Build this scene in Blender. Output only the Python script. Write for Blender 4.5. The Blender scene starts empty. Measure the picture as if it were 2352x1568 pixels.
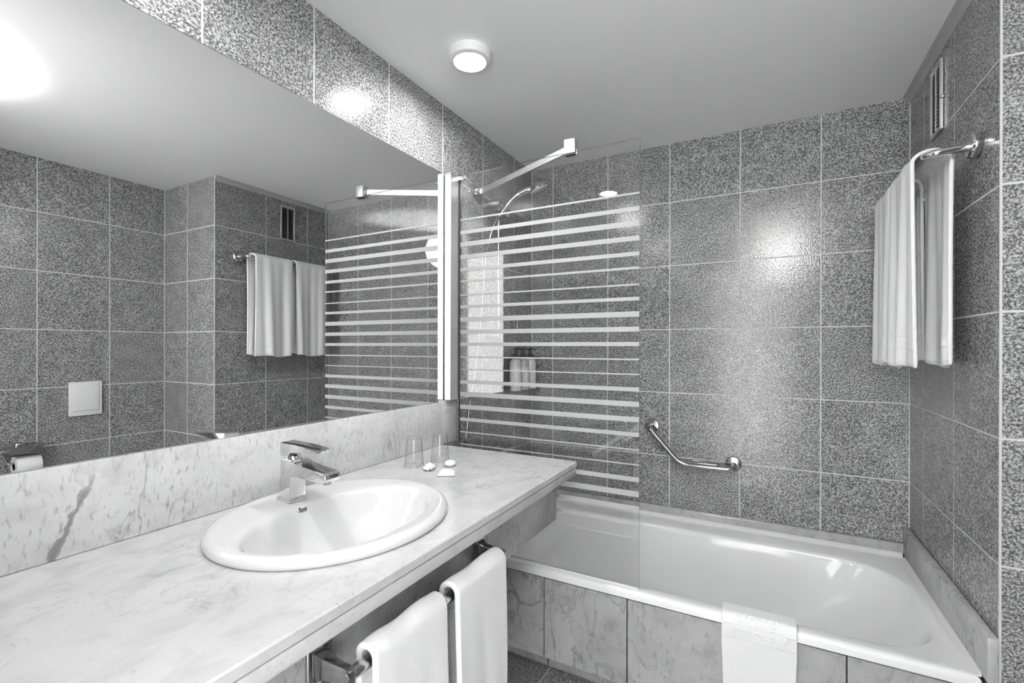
import bpy, bmesh, math, random
from mathutils import Vector, Matrix

random.seed(7)
sc = bpy.context.scene
COL = sc.collection
PI = math.pi

# ------------------------------------------------------------------ camera, world, lights, exposure
F_PX, CX, CY = 1075.54, 1176.0, 797.76
YAW, PITCH, ROLL = map(math.radians, (28.4359, -0.0351, 0.1064))
CAM = Vector((1.2381, 0.0, 1.287))
fwd = Vector((-math.sin(YAW) * math.cos(PITCH), math.cos(YAW) * math.cos(PITCH), math.sin(PITCH)))
rgt = Vector((math.cos(YAW), math.sin(YAW), 0))
upv = rgt.cross(fwd)
Rr = math.cos(ROLL) * rgt + math.sin(ROLL) * upv
Uu = -math.sin(ROLL) * rgt + math.cos(ROLL) * upv
cam = bpy.data.objects.new('camera', bpy.data.cameras.new('camera'))
COL.objects.link(cam)
m = Matrix.Identity(4)
for i in range(3):
    m[i][0], m[i][1], m[i][2], m[i][3] = Rr[i], Uu[i], -fwd[i], CAM[i]
cam.matrix_world = m
cam.data.sensor_width = 36.0
cam.data.lens = 36.0 * F_PX / 2352.0
cam.data.shift_x = 0.0
cam.data.shift_y = (CY - 784.0) / 2352.0
cam.data.clip_start = 0.02
cam.data.dof.use_dof = True
cam.data.dof.focus_distance = 1.75
cam.data.dof.aperture_fstop = 5.0
sc.camera = cam

sc.view_settings.view_transform = 'Standard'
sc.view_settings.look = 'None'
sc.view_settings.gamma = 1.0
sc.view_settings.exposure = 1.0
sc.view_settings.use_curve_mapping = False
try:
    sc.cycles.use_denoising = True
    sc.cycles.use_light_tree = False
    sc.cycles.max_bounces = 6
    sc.cycles.diffuse_bounces = 3
    sc.cycles.glossy_bounces = 4
    sc.cycles.transmission_bounces = 4
    sc.cycles.transparent_max_bounces = 16
    sc.cycles.use_adaptive_sampling = True
    sc.cycles.adaptive_threshold = 0.15
    sc.cycles.adaptive_min_samples = 24
    sc.cycles.sample_clamp_indirect = 6.0
    sc.cycles.caustics_reflective = False
    sc.cycles.caustics_refractive = False
    sc.cycles.blur_glossy = 0.5
except Exception:
    pass

world = bpy.data.worlds.new('world')      # uniform white fill, added to light the room through the open doorway
sc.world = world
world.use_nodes = True
world.node_tree.nodes['Background'].inputs[0].default_value = (1, 1, 1, 1)
world.node_tree.nodes['Background'].inputs[1].default_value = 4.2

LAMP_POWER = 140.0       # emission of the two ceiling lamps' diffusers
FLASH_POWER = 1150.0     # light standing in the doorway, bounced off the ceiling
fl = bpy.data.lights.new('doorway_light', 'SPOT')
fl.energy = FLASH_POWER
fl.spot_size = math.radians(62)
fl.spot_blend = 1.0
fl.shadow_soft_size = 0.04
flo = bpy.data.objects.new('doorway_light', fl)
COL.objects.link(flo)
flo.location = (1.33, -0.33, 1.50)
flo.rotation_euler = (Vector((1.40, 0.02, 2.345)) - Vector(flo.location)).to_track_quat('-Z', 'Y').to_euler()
hl = bpy.data.lights.new('added_fill_spot', 'SPOT')      # added fill light without a fixture, under the ceiling, aimed down the room
hl.energy = 24.0
hl.spot_size = math.radians(138)
hl.spot_blend = 1.0
hl.shadow_soft_size = 0.16
hlo = bpy.data.objects.new('added_fill_spot', hl)
COL.objects.link(hlo)
hlo.location = (1.38, -0.04, 2.17)
hlo.rotation_euler = (Vector((0.95, 2.5, 2.15)) - Vector(hlo.location)).to_track_quat('-Z', 'Y').to_euler()

# ------------------------------------------------------------------ dimensions (metres)
H, D, W, W2, YJ = 2.345, 2.534, 1.773, 2.360, 1.672
FZ = -0.02
YF = -0.15                     # inner face of the wall with the door
YG = 1.722                     # shower screen
ZC = 0.867                     # counter top
XC = 0.626                     # counter front
YC = 1.633                     # counter far end
ZR = 0.408                     # bath rim
T = 0.33
ROWS = [FZ, 0.0616, 0.3916, 0.7216, 1.0516, 1.3816, 1.7116, 2.0416, H]

# ------------------------------------------------------------------ helpers
def tag(o, label, cat, group=None, kind=None):
    o['label'] = label
    o['category'] = cat
    if group: o['group'] = group
    if kind: o['kind'] = kind
    return o

def empty(name, loc=(0, 0, 0)):
    o = bpy.data.objects.new(name, None)
    o.empty_display_size = 0.05
    COL.objects.link(o)
    o.location = loc
    return o

def link(name, me, mat=None, parent=None, loc=None):
    o = bpy.data.objects.new(name, me)
    COL.objects.link(o)
    if mat is not None:
        me.materials.clear()
        me.materials.append(mat)
    if parent is not None:
        o.parent = parent
        # meshes are written in world coordinates: cancel the parent's offset
        o.matrix_parent_inverse = Matrix.Translation(-Vector(world_loc(parent)))
    if loc is not None:
        o.location = loc
    return o

def world_loc(o):
    v = Vector(o.location)
    if o.parent is not None and o.type == 'EMPTY':
        v = v + world_loc(o.parent)
    return v if o.type == 'EMPTY' else Vector((0, 0, 0))

def to_mesh(bm, name, smooth=None):
    bmesh.ops.recalc_face_normals(bm, faces=bm.faces[:])
    me = bpy.data.meshes.new(name)
    bm.to_mesh(me)
    bm.free()
    if smooth is not None:
        for p in me.polygons: p.use_smooth = True
        me.set_sharp_from_angle(angle=math.radians(smooth))
    return me

def box(bm, lo, hi, bev=0.0, seg=2):
    b = bmesh.new()
    bmesh.ops.create_cube(b, size=1)
    for v in b.verts:
        v.co = Vector([(lo[i] + hi[i]) / 2 + v.co[i] * (hi[i] - lo[i]) for i in range(3)])
    if bev > 0:
        bmesh.ops.bevel(b, geom=b.edges[:], offset=bev, segments=seg, profile=0.5, affect='EDGES')
    merge(bm, b)

def merge(bm, b):
    me = bpy.data.meshes.new('t')
    b.to_mesh(me); b.free()
    bm.from_mesh(me)
    bpy.data.meshes.remove(me)

def boxobj(name, lo, hi, mat, parent=None, bev=0.0, seg=2):
    bm = bmesh.new(); box(bm, lo, hi, bev, seg)
    return link(name, to_mesh(bm, name, 40 if bev else None), mat, parent)

def loft(bm, rings, cap0=False, cap1=False, closed=True):
    vs = [[bm.verts.new(p) for p in r] for r in rings]
    for a, b in zip(vs[:-1], vs[1:]):
        n = len(a)
        for i in range(n if closed else n - 1):
            j = (i + 1) % n
            try: bm.faces.new((a[i], a[j], b[j], b[i]))
            except ValueError: pass
    if cap0: bm.faces.new(vs[0])
    if cap1: bm.faces.new(list(reversed(vs[-1])))
    return vs

def lathe(bm, prof, center, axis=(0, 0, 1), n=32, cap=True):
    ax = Vector(axis).normalized()
    u = ax.orthogonal().normalized(); w = ax.cross(u)
    c = Vector(center)
    rings = [[c + ax * h + (u * math.cos(2 * PI * i / n) + w * math.sin(2 * PI * i / n)) * max(r, 1e-5) for i in range(n)] for r, h in prof]
    loft(bm, rings, cap, cap)

def fillet(pts, r, n=6):
    pts = [Vector(p) for p in pts]
    out = [pts[0]]
    for a, b, c in zip(pts[:-2], pts[1:-1], pts[2:]):
        d1 = (a - b); d2 = (c - b)
        rr = min(r, d1.length * 0.49, d2.length * 0.49)
        p, q = b + d1.normalized() * rr, b + d2.normalized() * rr
        for i in range(n + 1):
            t = i / n
            out.append((1 - t) ** 2 * p + 2 * t * (1 - t) * b + t * t * q)
    out.append(pts[-1])
    return out

def tube(bm, pts, rad, n=12, cap=True, closed=False):
    pts = [Vector(p) for p in pts]
    N = len(pts)
    tang = []
    for i in range(N):
        if closed: t = pts[(i + 1) % N] - pts[i - 1]
        else: t = pts[min(i + 1, N - 1)] - pts[max(i - 1, 0)]
        tang.append(t.normalized())
    u = tang[0].orthogonal().normalized()
    rings = []
    for i in range(N):
        u = (u - tang[i] * u.dot(tang[i])).normalized()
        w = tang[i].cross(u)
        r = rad[i] if isinstance(rad, (list, tuple)) else rad
        rings.append([pts[i] + (u * math.cos(2 * PI * k / n) + w * math.sin(2 * PI * k / n)) * r for k in range(n)])
    if closed: rings.append(rings[0][:])
    loft(bm, rings, cap and not closed, cap and not closed)

def spline(pts, n=8):
    P = [Vector(p) for p in pts]
    P = [P[0] * 2 - P[1]] + P + [P[-1] * 2 - P[-2]]
    out = []
    for i in range(1, len(P) - 2):
        for k in range(n):
            t = k / n
            a, b, c, d = P[i - 1:i + 3]
            out.append(0.5 * ((2 * b) + (c - a) * t + (2 * a - 5 * b + 4 * c - d) * t * t + (3 * b - a - 3 * c + d) * t ** 3))
    out.append(P[-2])
    return out

def tubeobj(name, pts, rad, mat, parent=None, n=12):
    bm = bmesh.new(); tube(bm, pts, rad, n)
    return link(name, to_mesh(bm, name, 50), mat, parent)

def latheobj(name, prof, center, axis, mat, parent=None, n=32):
    bm = bmesh.new(); lathe(bm, prof, center, axis, n)
    return link(name, to_mesh(bm, name, 35), mat, parent)

def prism(bm, poly, lo, hi, axis):
    """closed polygon of 2-D points extruded along axis from lo to hi"""
    def p3(p, h):
        return {'x': (h, p[0], p[1]), 'y': (p[0], h, p[1]), 'z': (p[0], p[1], h)}[axis]
    loft(bm, [[p3(p, lo) for p in poly], [p3(p, hi) for p in poly]], True, True)

# ------------------------------------------------------------------ materials
class NT:
    def __init__(s, name):
        s.mat = bpy.data.materials.new(name); s.mat.use_nodes = True
        s.t = s.mat.node_tree; s.n = s.t.nodes; s.n.clear()
        s.out = s.n.new('ShaderNodeOutputMaterial')
    def add(s, typ, ins=None, **kw):
        nd = s.n.new(typ)
        for k, v in kw.items(): setattr(nd, k, v)
        for k, v in (ins or {}).items():
            if isinstance(v, bpy.types.NodeSocket): s.t.links.new(v, nd.inputs[k])
            else: nd.inputs[k].default_value = v
        return nd
    def ramp(s, fac, stops, interp='LINEAR'):
        r = s.add('ShaderNodeValToRGB', {0: fac})
        cr = r.color_ramp; cr.interpolation = interp
        while len(cr.elements) < len(stops): cr.elements.new(0.5)
        for e, (p, v) in zip(cr.elements, stops):
            e.position = p; e.color = (v, v, v, 1)
        return r.outputs[0]
    def math(s, op, a, b=0.0, c=None, clamp=False):
        ins = {0: a, 1: b}
        if c is not None: ins[2] = c
        return s.add('ShaderNodeMath', ins, operation=op, use_clamp=clamp).outputs[0]
    def mix(s, f, a, b, blend='MIX'):
        nd = s.add('ShaderNodeMix', data_type='RGBA', blend_type=blend)
        for idx, v in ((0, f), (6, a), (7, b)):
            if isinstance(v, bpy.types.NodeSocket): s.t.links.new(v, nd.inputs[idx])
            else: nd.inputs[idx].default_value = v if idx == 0 else ((v, v, v, 1) if isinstance(v, (int, float)) else v)
        return nd.outputs[2]
    def noise(s, vec, scale, detail=2.0, rough=0.5, dist=0.0):
        return s.add('ShaderNodeTexNoise', {'Vector': vec, 'Scale': scale, 'Detail': detail, 'Roughness': rough, 'Distortion': dist}).outputs[0]
    def coords(s, rand=False):
        v = s.add('ShaderNodeTexCoord').outputs['Object']
        if rand:
            r = s.add('ShaderNodeObjectInfo').outputs['Random']
            o = s.add('ShaderNodeCombineXYZ', {0: s.math('MULTIPLY', r, 37.0), 1: s.math('MULTIPLY', r, 91.0), 2: s.math('MULTIPLY', r, 53.0)}).outputs[0]
            v = s.add('ShaderNodeVectorMath', {0: v, 1: o}, operation='ADD').outputs[0]
        return v
    def mapping(s, vec, rot=(0, 0, 0), scale=(1, 1, 1)):
        return s.add('ShaderNodeMapping', {'Vector': vec, 'Rotation': rot, 'Scale': scale}).outputs[0]
    def bsdf(s, color, rough=0.5, metal=0.0, spec=0.5, bump=None, bstr=0.2, bdist=0.001, **ex):
        b = s.add('ShaderNodeBsdfPrincipled')
        def put(k, v):
            if isinstance(v, bpy.types.NodeSocket): s.t.links.new(v, b.inputs[k])
            elif k == 'Base Color' and not isinstance(v, tuple): b.inputs[k].default_value = (v, v, v, 1)
            else: b.inputs[k].default_value = v
        put('Base Color', color); put('Roughness', rough); put('Metallic', metal); put('Specular IOR Level', spec)
        for k, v in ex.items(): put(k.replace('_', ' '), v)
        if bump is not None:
            nb = s.add('ShaderNodeBump', {'Height': bump, 'Strength': bstr, 'Distance': bdist})
            s.t.links.new(nb.outputs[0], b.inputs['Normal'])
        s.t.links.new(b.outputs[0], s.out.inputs[0])
        return s.mat

def granite(name, k=1.0, scale=1.0, rough=0.16):
    t = NT(name); v = t.coords(True)
    n1 = t.noise(v, 165 * scale, 2, 0.62)
    n2 = t.noise(v, 300 * scale, 1, 0.6)
    n3 = t.noise(v, 14, 0, 0.5)
    a = t.ramp(n1, [(0.36, 0.12 * k), (0.45, 0.26 * k), (0.53, 0.43 * k), (0.62, 0.69 * k)])
    dark = t.ramp(n2, [(0.33, 1.0), (0.41, 0.0)])
    c = t.mix(t.math('MULTIPLY', dark, 0.9), a, 0.03)
    c = t.mix(1.0, c, t.ramp(n3, [(0.3, 0.9), (0.7, 1.06)]), 'MULTIPLY')
    orange = t.noise(v, 190, 0, 0.4)
    return t.bsdf(c, rough, spec=0.42, bump=orange, bstr=0.26, bdist=0.0012)

def marble(name, base=0.74, mode='counter'):
    t = NT(name); v = t.coords(False)
    big = t.noise(v, 4.0, 3, 0.55)
    col = t.mix(t.ramp(big, [(0.35, 0.45), (0.68, 0.0)]), base, base * 0.80)
    cloud = t.noise(t.mapping(v, (0.2, 0.0, 0.4), (1.0, 0.7, 1.0)), 17.0, 3, 0.6, 0.4)
    col = t.mix(t.ramp(cloud, [(0.46, 0.0), (0.72, 0.55)]), col, base * 0.66)
    fleck = t.ramp(t.noise(t.mapping(v, (0, 0, 0.7), (1.0, 1.6, 1.0)), 85.0, 2, 0.5), [(0.64, 0.0), (0.74, 1.0)])
    fmask = t.ramp(t.noise(v, 7.5, 2), [(0.46, 0.0), (0.62, 0.45)])
    col = t.mix(t.math('MULTIPLY', fleck, fmask), col, 0.2)
    # long thin wandering veins = ridges of a noise field
    def ridge(vec, scale, w, dist, det=4):
        n = t.noise(vec, scale, det, 0.55, dist)
        return t.ramp(t.math('ABSOLUTE', t.math('SUBTRACT', n, 0.5)), [(0.0, 1.0), (w, 0.0)])
    if mode == 'counter':
        vr = ridge(t.mapping(v, (0, 0, 0.5), (1, 0.55, 1)), 3.6, 0.010, 0.6)
        mk = t.ramp(t.noise(v, 2.3, 2), [(0.42, 0.0), (0.6, 1.0)])
        col = t.mix(t.math('MULTIPLY', t.math('MULTIPLY', vr, mk), 0.45), col, 0.22)
        vr2 = ridge(t.mapping(v, (0, 0, -0.3), (1, 0.5, 1)), 13.0, 0.016, 0.8)
        mk2 = t.ramp(t.noise(t.mapping(v, (0, 0, 0), (1, 1, 1)), 5.0, 2), [(0.48, 0.0), (0.62, 1.0)])
        col = t.mix(t.math('MULTIPLY', t.math('MULTIPLY', vr2, mk2), 0.32), col, 0.25)
        st = t.ramp(t.noise(t.mapping(v, (0, 0, 0.9), (26, 70, 40)), 1.0, 2, 0.5), [(0.62, 0.0), (0.74, 1.0)])
        mk3 = t.ramp(t.noise(v, 6.0, 2), [(0.42, 0.0), (0.62, 0.7)])
        col = t.mix(t.math('MULTIPLY', st, t.math('MULTIPLY', mk3, 0.5)), col, 0.35)
    elif mode == 'splash':
        st = t.ramp(t.noise(t.mapping(v, (0.42, 0, 0), (1, 120, 42)), 1.0, 3, 0.6), [(0.55, 0.0), (0.70, 1.0)])
        mk3 = t.ramp(t.noise(v, 6.0, 3), [(0.36, 0.08), (0.56, 1.0)])
        col = t.mix(t.math('MULTIPLY', st, t.math('MULTIPLY', mk3, 0.62)), col, 0.18)
        vr = ridge(t.mapping(v, (0.5, 0, 0), (1, 1.7, 0.5)), 6.0, 0.016, 0.8)
        mk = t.ramp(t.noise(v, 3.2, 2), [(0.5, 0.0), (0.66, 1.0)])
        col = t.mix(t.math('MULTIPLY', t.math('MULTIPLY', vr, mk), 0.6), col, 0.18)
        # the one broad vein running down the slab beside the bathroom door
        sp = t.add('ShaderNodeSeparateXYZ', {0: v})
        wob = t.math('MULTIPLY', t.math('SUBTRACT', t.noise(v, 26.0, 5, 0.7), 0.5), 0.034)
        ln = t.math('ADD', t.math('SUBTRACT', t.math('SUBTRACT', sp.outputs[1], 0.373), t.math('MULTIPLY', t.math('SUBTRACT', sp.outputs[2], 0.867), 0.42)), wob)
        wid = t.ramp(t.noise(v, 13.0, 2), [(0.35, 0.25), (0.65, 1.5)])
        band = t.ramp(t.math('DIVIDE', t.math('ABSOLUTE', ln), t.math('MULTIPLY', wid, 0.0075)), [(0.0, 1.0), (0.6, 0.85), (1.0, 0.0)])
        fade = t.ramp(t.math('MULTIPLY', t.math('SUBTRACT', sp.outputs[2], 0.86), 5.0), [(0.0, 1.0), (0.62, 0.9), (0.85, 0.0)])
        col = t.mix(t.math('MULTIPLY', t.math('MULTIPLY', band, fade), 0.85), col, 0.16)
    else:
        rv = t.coords(True)
        vr = ridge(t.mapping(rv, (0, 0.75, 0), (1, 1, 0.45)), 7.5, 0.03, 1.0, 5)
        mk = t.ramp(t.noise(rv, 4.0, 2), [(0.42, 0.0), (0.6, 1.0)])
        col = t.mix(t.math('MULTIPLY', t.math('MULTIPLY', vr, mk), 0.6), col, 0.14)
        st = t.ramp(t.noise(t.mapping(rv, (0, 0.8, 0), (60, 60, 24)), 1.0, 3, 0.55), [(0.6, 0.0), (0.74, 1.0)])
        col = t.mix(t.math('MULTIPLY', st, 0.45), col, 0.14)
        cl = t.ramp(t.noise(rv, 9.0, 3), [(0.45, 0.0), (0.75, 0.5)])
        col = t.mix(cl, col, base * 0.62)
    return t.bsdf(col, 0.2, spec=0.45)

def plain(name, c, rough=0.5, metal=0.0, spec=0.5, bump=0, bscale=200, bdist=0.001, **ex):
    t = NT(name)
    if bump:
        v = t.coords()
        return t.bsdf(c, rough, metal, spec, bump=t.noise(v, bscale, 3), bstr=bump, bdist=bdist, **ex)
    return t.bsdf(c, rough, metal, spec, **ex)

def terry(name, c=0.8):
    t = NT(name); v = t.coords()
    h = t.noise(v, 420, 3, 0.7)
    cc = t.mix(t.ramp(h, [(0.3, 0.0), (0.7, 1.0)]), c * 0.93, c)
    return t.bsdf(cc, 0.95, spec=0.1, bump=h, bstr=0.55, bdist=0.003, Sheen_Weight=0.25)

def thinglass(name, ior=1.5, tint=0.97, frost=None):
    t = NT(name)
    bf = t.add('ShaderNodeNewGeometry').outputs['Backfacing']
    io = t.math('ADD', t.math('MULTIPLY', bf, 1.0 / ior - ior), ior)      # same reflectance from both sides of each face
    fr = t.add('ShaderNodeFresnel', {'IOR': io})
    tr = t.add('ShaderNodeBsdfTransparent', {'Color': (tint, tint, tint, 1)})
    gl = t.add('ShaderNodeBsdfGlossy', {'Color': (1, 1, 1, 1), 'Roughness': 0.0})
    mx = t.add('ShaderNodeMixShader', {0: fr.outputs[0], 1: tr.outputs[0], 2: gl.outputs[0]})
    t.t.links.new(mx.outputs[0], t.out.inputs[0])
    return t.mat

def tumblerglass(name):
    t = NT(name)
    bf = t.add('ShaderNodeNewGeometry').outputs['Backfacing']
    fr = t.add('ShaderNodeFresnel', {'IOR': t.math('ADD', t.math('MULTIPLY', bf, 1.0 / 1.5 - 1.5), 1.5)})
    fc = t.add('ShaderNodeLayerWeight', {'Blend': 0.5}).outputs['Facing']
    tint = t.ramp(fc, [(0.0, 0.985), (0.55, 0.955), (0.85, 0.80), (1.0, 0.5)])   # light runs farther through the wall at its edges
    tr = t.add('ShaderNodeBsdfTransparent', {'Color': tint})
    gl = t.add('ShaderNodeBsdfGlossy', {'Color': (1, 1, 1, 1), 'Roughness': 0.02})
    mx = t.add('ShaderNodeMixShader', {0: fr.outputs[0], 1: tr.outputs[0], 2: gl.outputs[0]})
    t.t.links.new(mx.outputs[0], t.out.inputs[0])
    return t.mat

def frosted(name):
    t = NT(name)
    d = t.add('ShaderNodeBsdfDiffuse', {'Color': (0.72, 0.72, 0.72, 1)})
    s = t.add('ShaderNodeBsdfTranslucent', {'Color': (0.75, 0.75, 0.75, 1)})
    m1 = t.add('ShaderNodeMixShader', {0: 0.5, 1: d.outputs[0], 2: s.outputs[0]})
    tr = t.add('ShaderNodeBsdfTransparent', {'Color': (0.9, 0.9, 0.9, 1)})
    m2 = t.add('ShaderNodeMixShader', {0: 0.06, 1: m1.outputs[0], 2: tr.outputs[0]})
    t.t.links.new(m2.outputs[0], t.out.inputs[0])
    return t.mat

def emission(name, strength):
    t = NT(name)
    e = t.add('ShaderNodeEmission', {'Color': (1, 1, 1, 1), 'Strength': strength})
    t.t.links.new(e.outputs[0], t.out.inputs[0])
    return t.mat

def brushed(name):
    t = NT(name); v = t.coords()
    n = t.noise(t.mapping(v, (0, 0, 0), (900, 900, 4)), 1.0, 2)
    return t.bsdf(0.66, t.ramp(n, [(0.3, 0.34), (0.7, 0.44)]), 1.0)

M = dict(
    granite=granite('granite_tile', 0.78),
    floor_granite=granite('granite_floor', 0.62, 0.9, 0.3),
    grout=plain('grout', 0.62, 0.9, bump=0.3, bscale=300),
    ceiling=plain('ceiling_paint', 0.92, 0.55, spec=0.35, bump=0.04, bscale=120),
    hall=plain('hall_paint', 0.55, 0.9),
    counter=marble('marble_counter', 0.60, 'counter'),
    splash=marble('marble_splash', 0.76, 'splash'),
    apron=marble('marble_apron_shaded', 0.46, 'splash'),  # splash marble darkened, shade under the counter overhang put into its colour
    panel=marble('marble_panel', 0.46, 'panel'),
    ceramic=plain('white_ceramic', 0.70, 0.07, spec=0.55, Coat_Weight=0.3, Coat_Roughness=0.03),
    enamel=plain('bath_enamel', 0.84, 0.09, spec=0.5),
    caulk=plain('sealant', 0.70, 0.5),
    greyseal=plain('ceiling_sealant', 0.42, 0.6),
    chrome=plain('chrome', 0.74, 0.06, 1.0),
    steel=plain('polished_steel', 0.46, 0.16, 1.0),
    darkchrome=plain('dark_chrome', 0.42, 0.12, 1.0),
    alu=brushed('brushed_aluminium'),
    mirror=plain('mirror_silver', 0.90, 0.0, 1.0),
    edge=plain('mirror_edge', 0.10, 0.3),
    glass=thinglass('screen_glass'),
    glassedge=plain('glass_edge', 0.30, 0.1, Transmission_Weight=0.4),
    frost=frosted('frosted_band'),
    tumbler=tumblerglass('tumbler_glass'),
    towel=terry('white_terry', 0.88),
    plastic=plain('white_plastic', 0.80, 0.3),
    black=plain('black_plastic', 0.02, 0.35),
    rubber=plain('black_seal', 0.02, 0.6),
    void=plain('vent_shadow', 0.03, 0.9),
    paper=plain('paper', 0.86, 0.9),
    bottle=plain('frosted_bottle', 0.62, 0.35, Subsurface_Weight=0.0),
    label=plain('bottle_label', 0.74, 0.5),
    wrapper=plain('clear_wrapper', 0.9, 0.12, bump=0.9, bscale=260, bdist=0.002, Coat_Weight=0.6),
    soap=plain('soap', 0.86, 0.4),
    ink=plain('grey_ink', 0.12, 0.5),
    lamp=emission('lamp_diffuser', LAMP_POWER),
    lamphouse=plain('lamp_housing', 0.80, 0.4),
    doorpaint=plain('door_paint', 0.78, 0.4),
)

# ------------------------------------------------------------------ tiled walls
TILE_CACHE = {}
def tile_mesh(w, h, mat, t=0.006, c=0.0008):
    key = (round(w, 4), round(h, 4), mat.name)
    if key in TILE_CACHE: return TILE_CACHE[key]
    # local frame: x along the width, y along the height, z out of the wall; face at z = 0
    def ring(i, z): return [(-w / 2 + i, -h / 2 + i, z), (w / 2 - i, -h / 2 + i, z), (w / 2 - i, h / 2 - i, z), (-w / 2 + i, h / 2 - i, z)]
    bm = bmesh.new()
    loft(bm, [ring(0, -t), ring(0, -c), ring(c, 0)], False, True)
    me = to_mesh(bm, 'granite_tile')
    me.materials.append(mat)
    TILE_CACHE[key] = me
    return me

def tiles(parent, origin, ux, uy, us, vs, mat, gap=0.005, skip=None, name='granite_tile'):
    """tiles between successive us (along ux) and vs (along uy); face on the plane through origin"""
    ux, uy = Vector(ux), Vector(uy); n = ux.cross(uy)
    rot = Matrix((ux, uy, n)).transposed().to_4x4()
    for a, b in zip(us[:-1], us[1:]):
        for c, d in zip(vs[:-1], vs[1:]):
            if skip and skip((a + b) / 2, (c + d) / 2): continue
            if b - a < 0.012 or d - c < 0.012: continue
            o = bpy.data.objects.new(name, tile_mesh(b - a - gap, d - c - gap, mat))
            COL.objects.link(o)
            o.parent = parent
            j = 0.0006 * random.uniform(-1, 0.2)
            o.matrix_local = Matrix.Translation(Vector(origin) + ux * (a + b) / 2 + uy * (c + d) / 2 + n * j) @ rot

G = 0.0011   # grout lies this far behind the tile faces
def struct(name, lo, hi, mat, label, cat='wall'):
    o = boxobj(name, lo, hi, mat)
    return tag(o, label, cat, kind='structure')

# left wall (mirror wall)
wl = struct('wall_left', (-0.12, YF, FZ), (-G, D + G, H), M['grout'], 'granite tiled wall behind the mirror and the shower rail')
ycol = [YF] + [0.9898 + T * k for k in range(-3, 5)] + [D]
tiles(wl, (0, 0, 0), (0, 1, 0), (0, 0, 1), ycol, [2.0416, H + 0.004], M['granite'])
tiles(wl, (0, 0, 0), (0, 1, 0), (0, 0, 1), [1.6498, 1.9798, 2.3098, D], ROWS[2:8], M['granite'])
# back wall
wb = struct('wall_back', (-0.12, D + G, FZ), (W + 0.12, D + 0.12, H), M['grout'], 'granite tiled wall along the long side of the bathtub')
xcol = [0.0] + [0.7983 + T * k for k in range(-2, 3)] + [W]
tiles(wb, (0, D, 0), (1, 0, 0), (0, 0, 1), xcol, ROWS[2:8] + [H + 0.004], M['granite'])
# right wall of the alcove
wr = struct('wall_right', (W + G, YJ + G, FZ), (W2 + 0.12, D + 0.12, H), M['grout'], 'granite tiled wall with the vent and the towel rail at the foot of the tub')
tiles(wr, (W, 0, 0), (0, -1, 0), (0, 0, 1), [-D, -2.3417, -2.0117, -YJ], ROWS[:8] + [H + 0.004], M['granite'])
# return wall (faces the door) is the other face of the same block
wj = struct('wall_return', (W + G + 0.0006, YJ + G - 0.0005, FZ), (W2 + 0.12, YJ + G + 0.02, H), M['grout'], 'narrow granite tiled return wall at the right edge of the picture')
tiles(wj, (0, YJ, 0), (1, 0, 0), (0, 0, 1), [W + 0.0015, 2.0795, W2], ROWS[:8] + [H + 0.004], M['granite'])
# far right wall, seen in the mirror
wf = struct('wall_side', (W2 + G, YF, FZ), (W2 + 0.12, YJ + G, H), M['grout'], 'granite tiled side wall with the flush plate, seen in the mirror')
tiles(wf, (W2, 0, 0), (0, -1, 0), (0, 0, 1), [-YJ, -1.3696, -1.0396, -0.7096, -0.3796, -0.0496, -YF], ROWS[:8] + [H + 0.004], M['granite'])
# wall with the door, behind the camera
DX0, DX1, DZ = 0.80, 1.42, 2.13
bmw = bmesh.new()
box(bmw, (-0.12, YF - 0.12, FZ), (DX0, YF - G, H))
box(bmw, (DX1, YF - 0.12, FZ), (W2 + 0.12, YF - G, H))
box(bmw, (DX0, YF - 0.12, DZ), (DX1, YF - G, H))
wd = tag(link('wall_front', to_mesh(bmw, 'wall_front'), M['grout']), 'granite tiled wall around the bathroom doorway, behind the viewer', 'wall', kind='structure')
tiles(wd, (0, YF, 0), (-1, 0, 0), (0, 0, 1), [-W2, -2.0795, -1.7495, -DX1 - 0.07, -DX1 + 0.26 - 0.33 * 0, -DX0 + 0.07 + 0.0, -0.47, -0.14, 0], ROWS[:8] + [H + 0.004], M['granite'],
      skip=lambda u, v: (DX0 - 0.07 < -u < DX1 + 0.07) and v < DZ + 0.07)
bm = bmesh.new()
box(bm, (DX0 - 0.065, YF - 0.14, FZ), (DX0, YF + 0.014, DZ + 0.065), 0.004)
box(bm, (DX1, YF - 0.14, FZ), (DX1 + 0.065, YF + 0.014, DZ + 0.065), 0.004)
box(bm, (DX0, YF - 0.14, DZ), (DX1, YF + 0.014, DZ + 0.065), 0.004)
tag(link('trim_1', to_mesh(bm, 'trim_1', 40), M['doorpaint']), 'white painted frame around the bathroom doorway', 'trim', kind='structure')
# floor of the hall beyond the doorway
struct('floor_hall', (-0.3, -1.6, FZ - 0.1), (2.8, YF - 0.12, FZ - 0.001), M['hall'], 'plain floor of the hall outside the doorway', 'floor')
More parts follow.
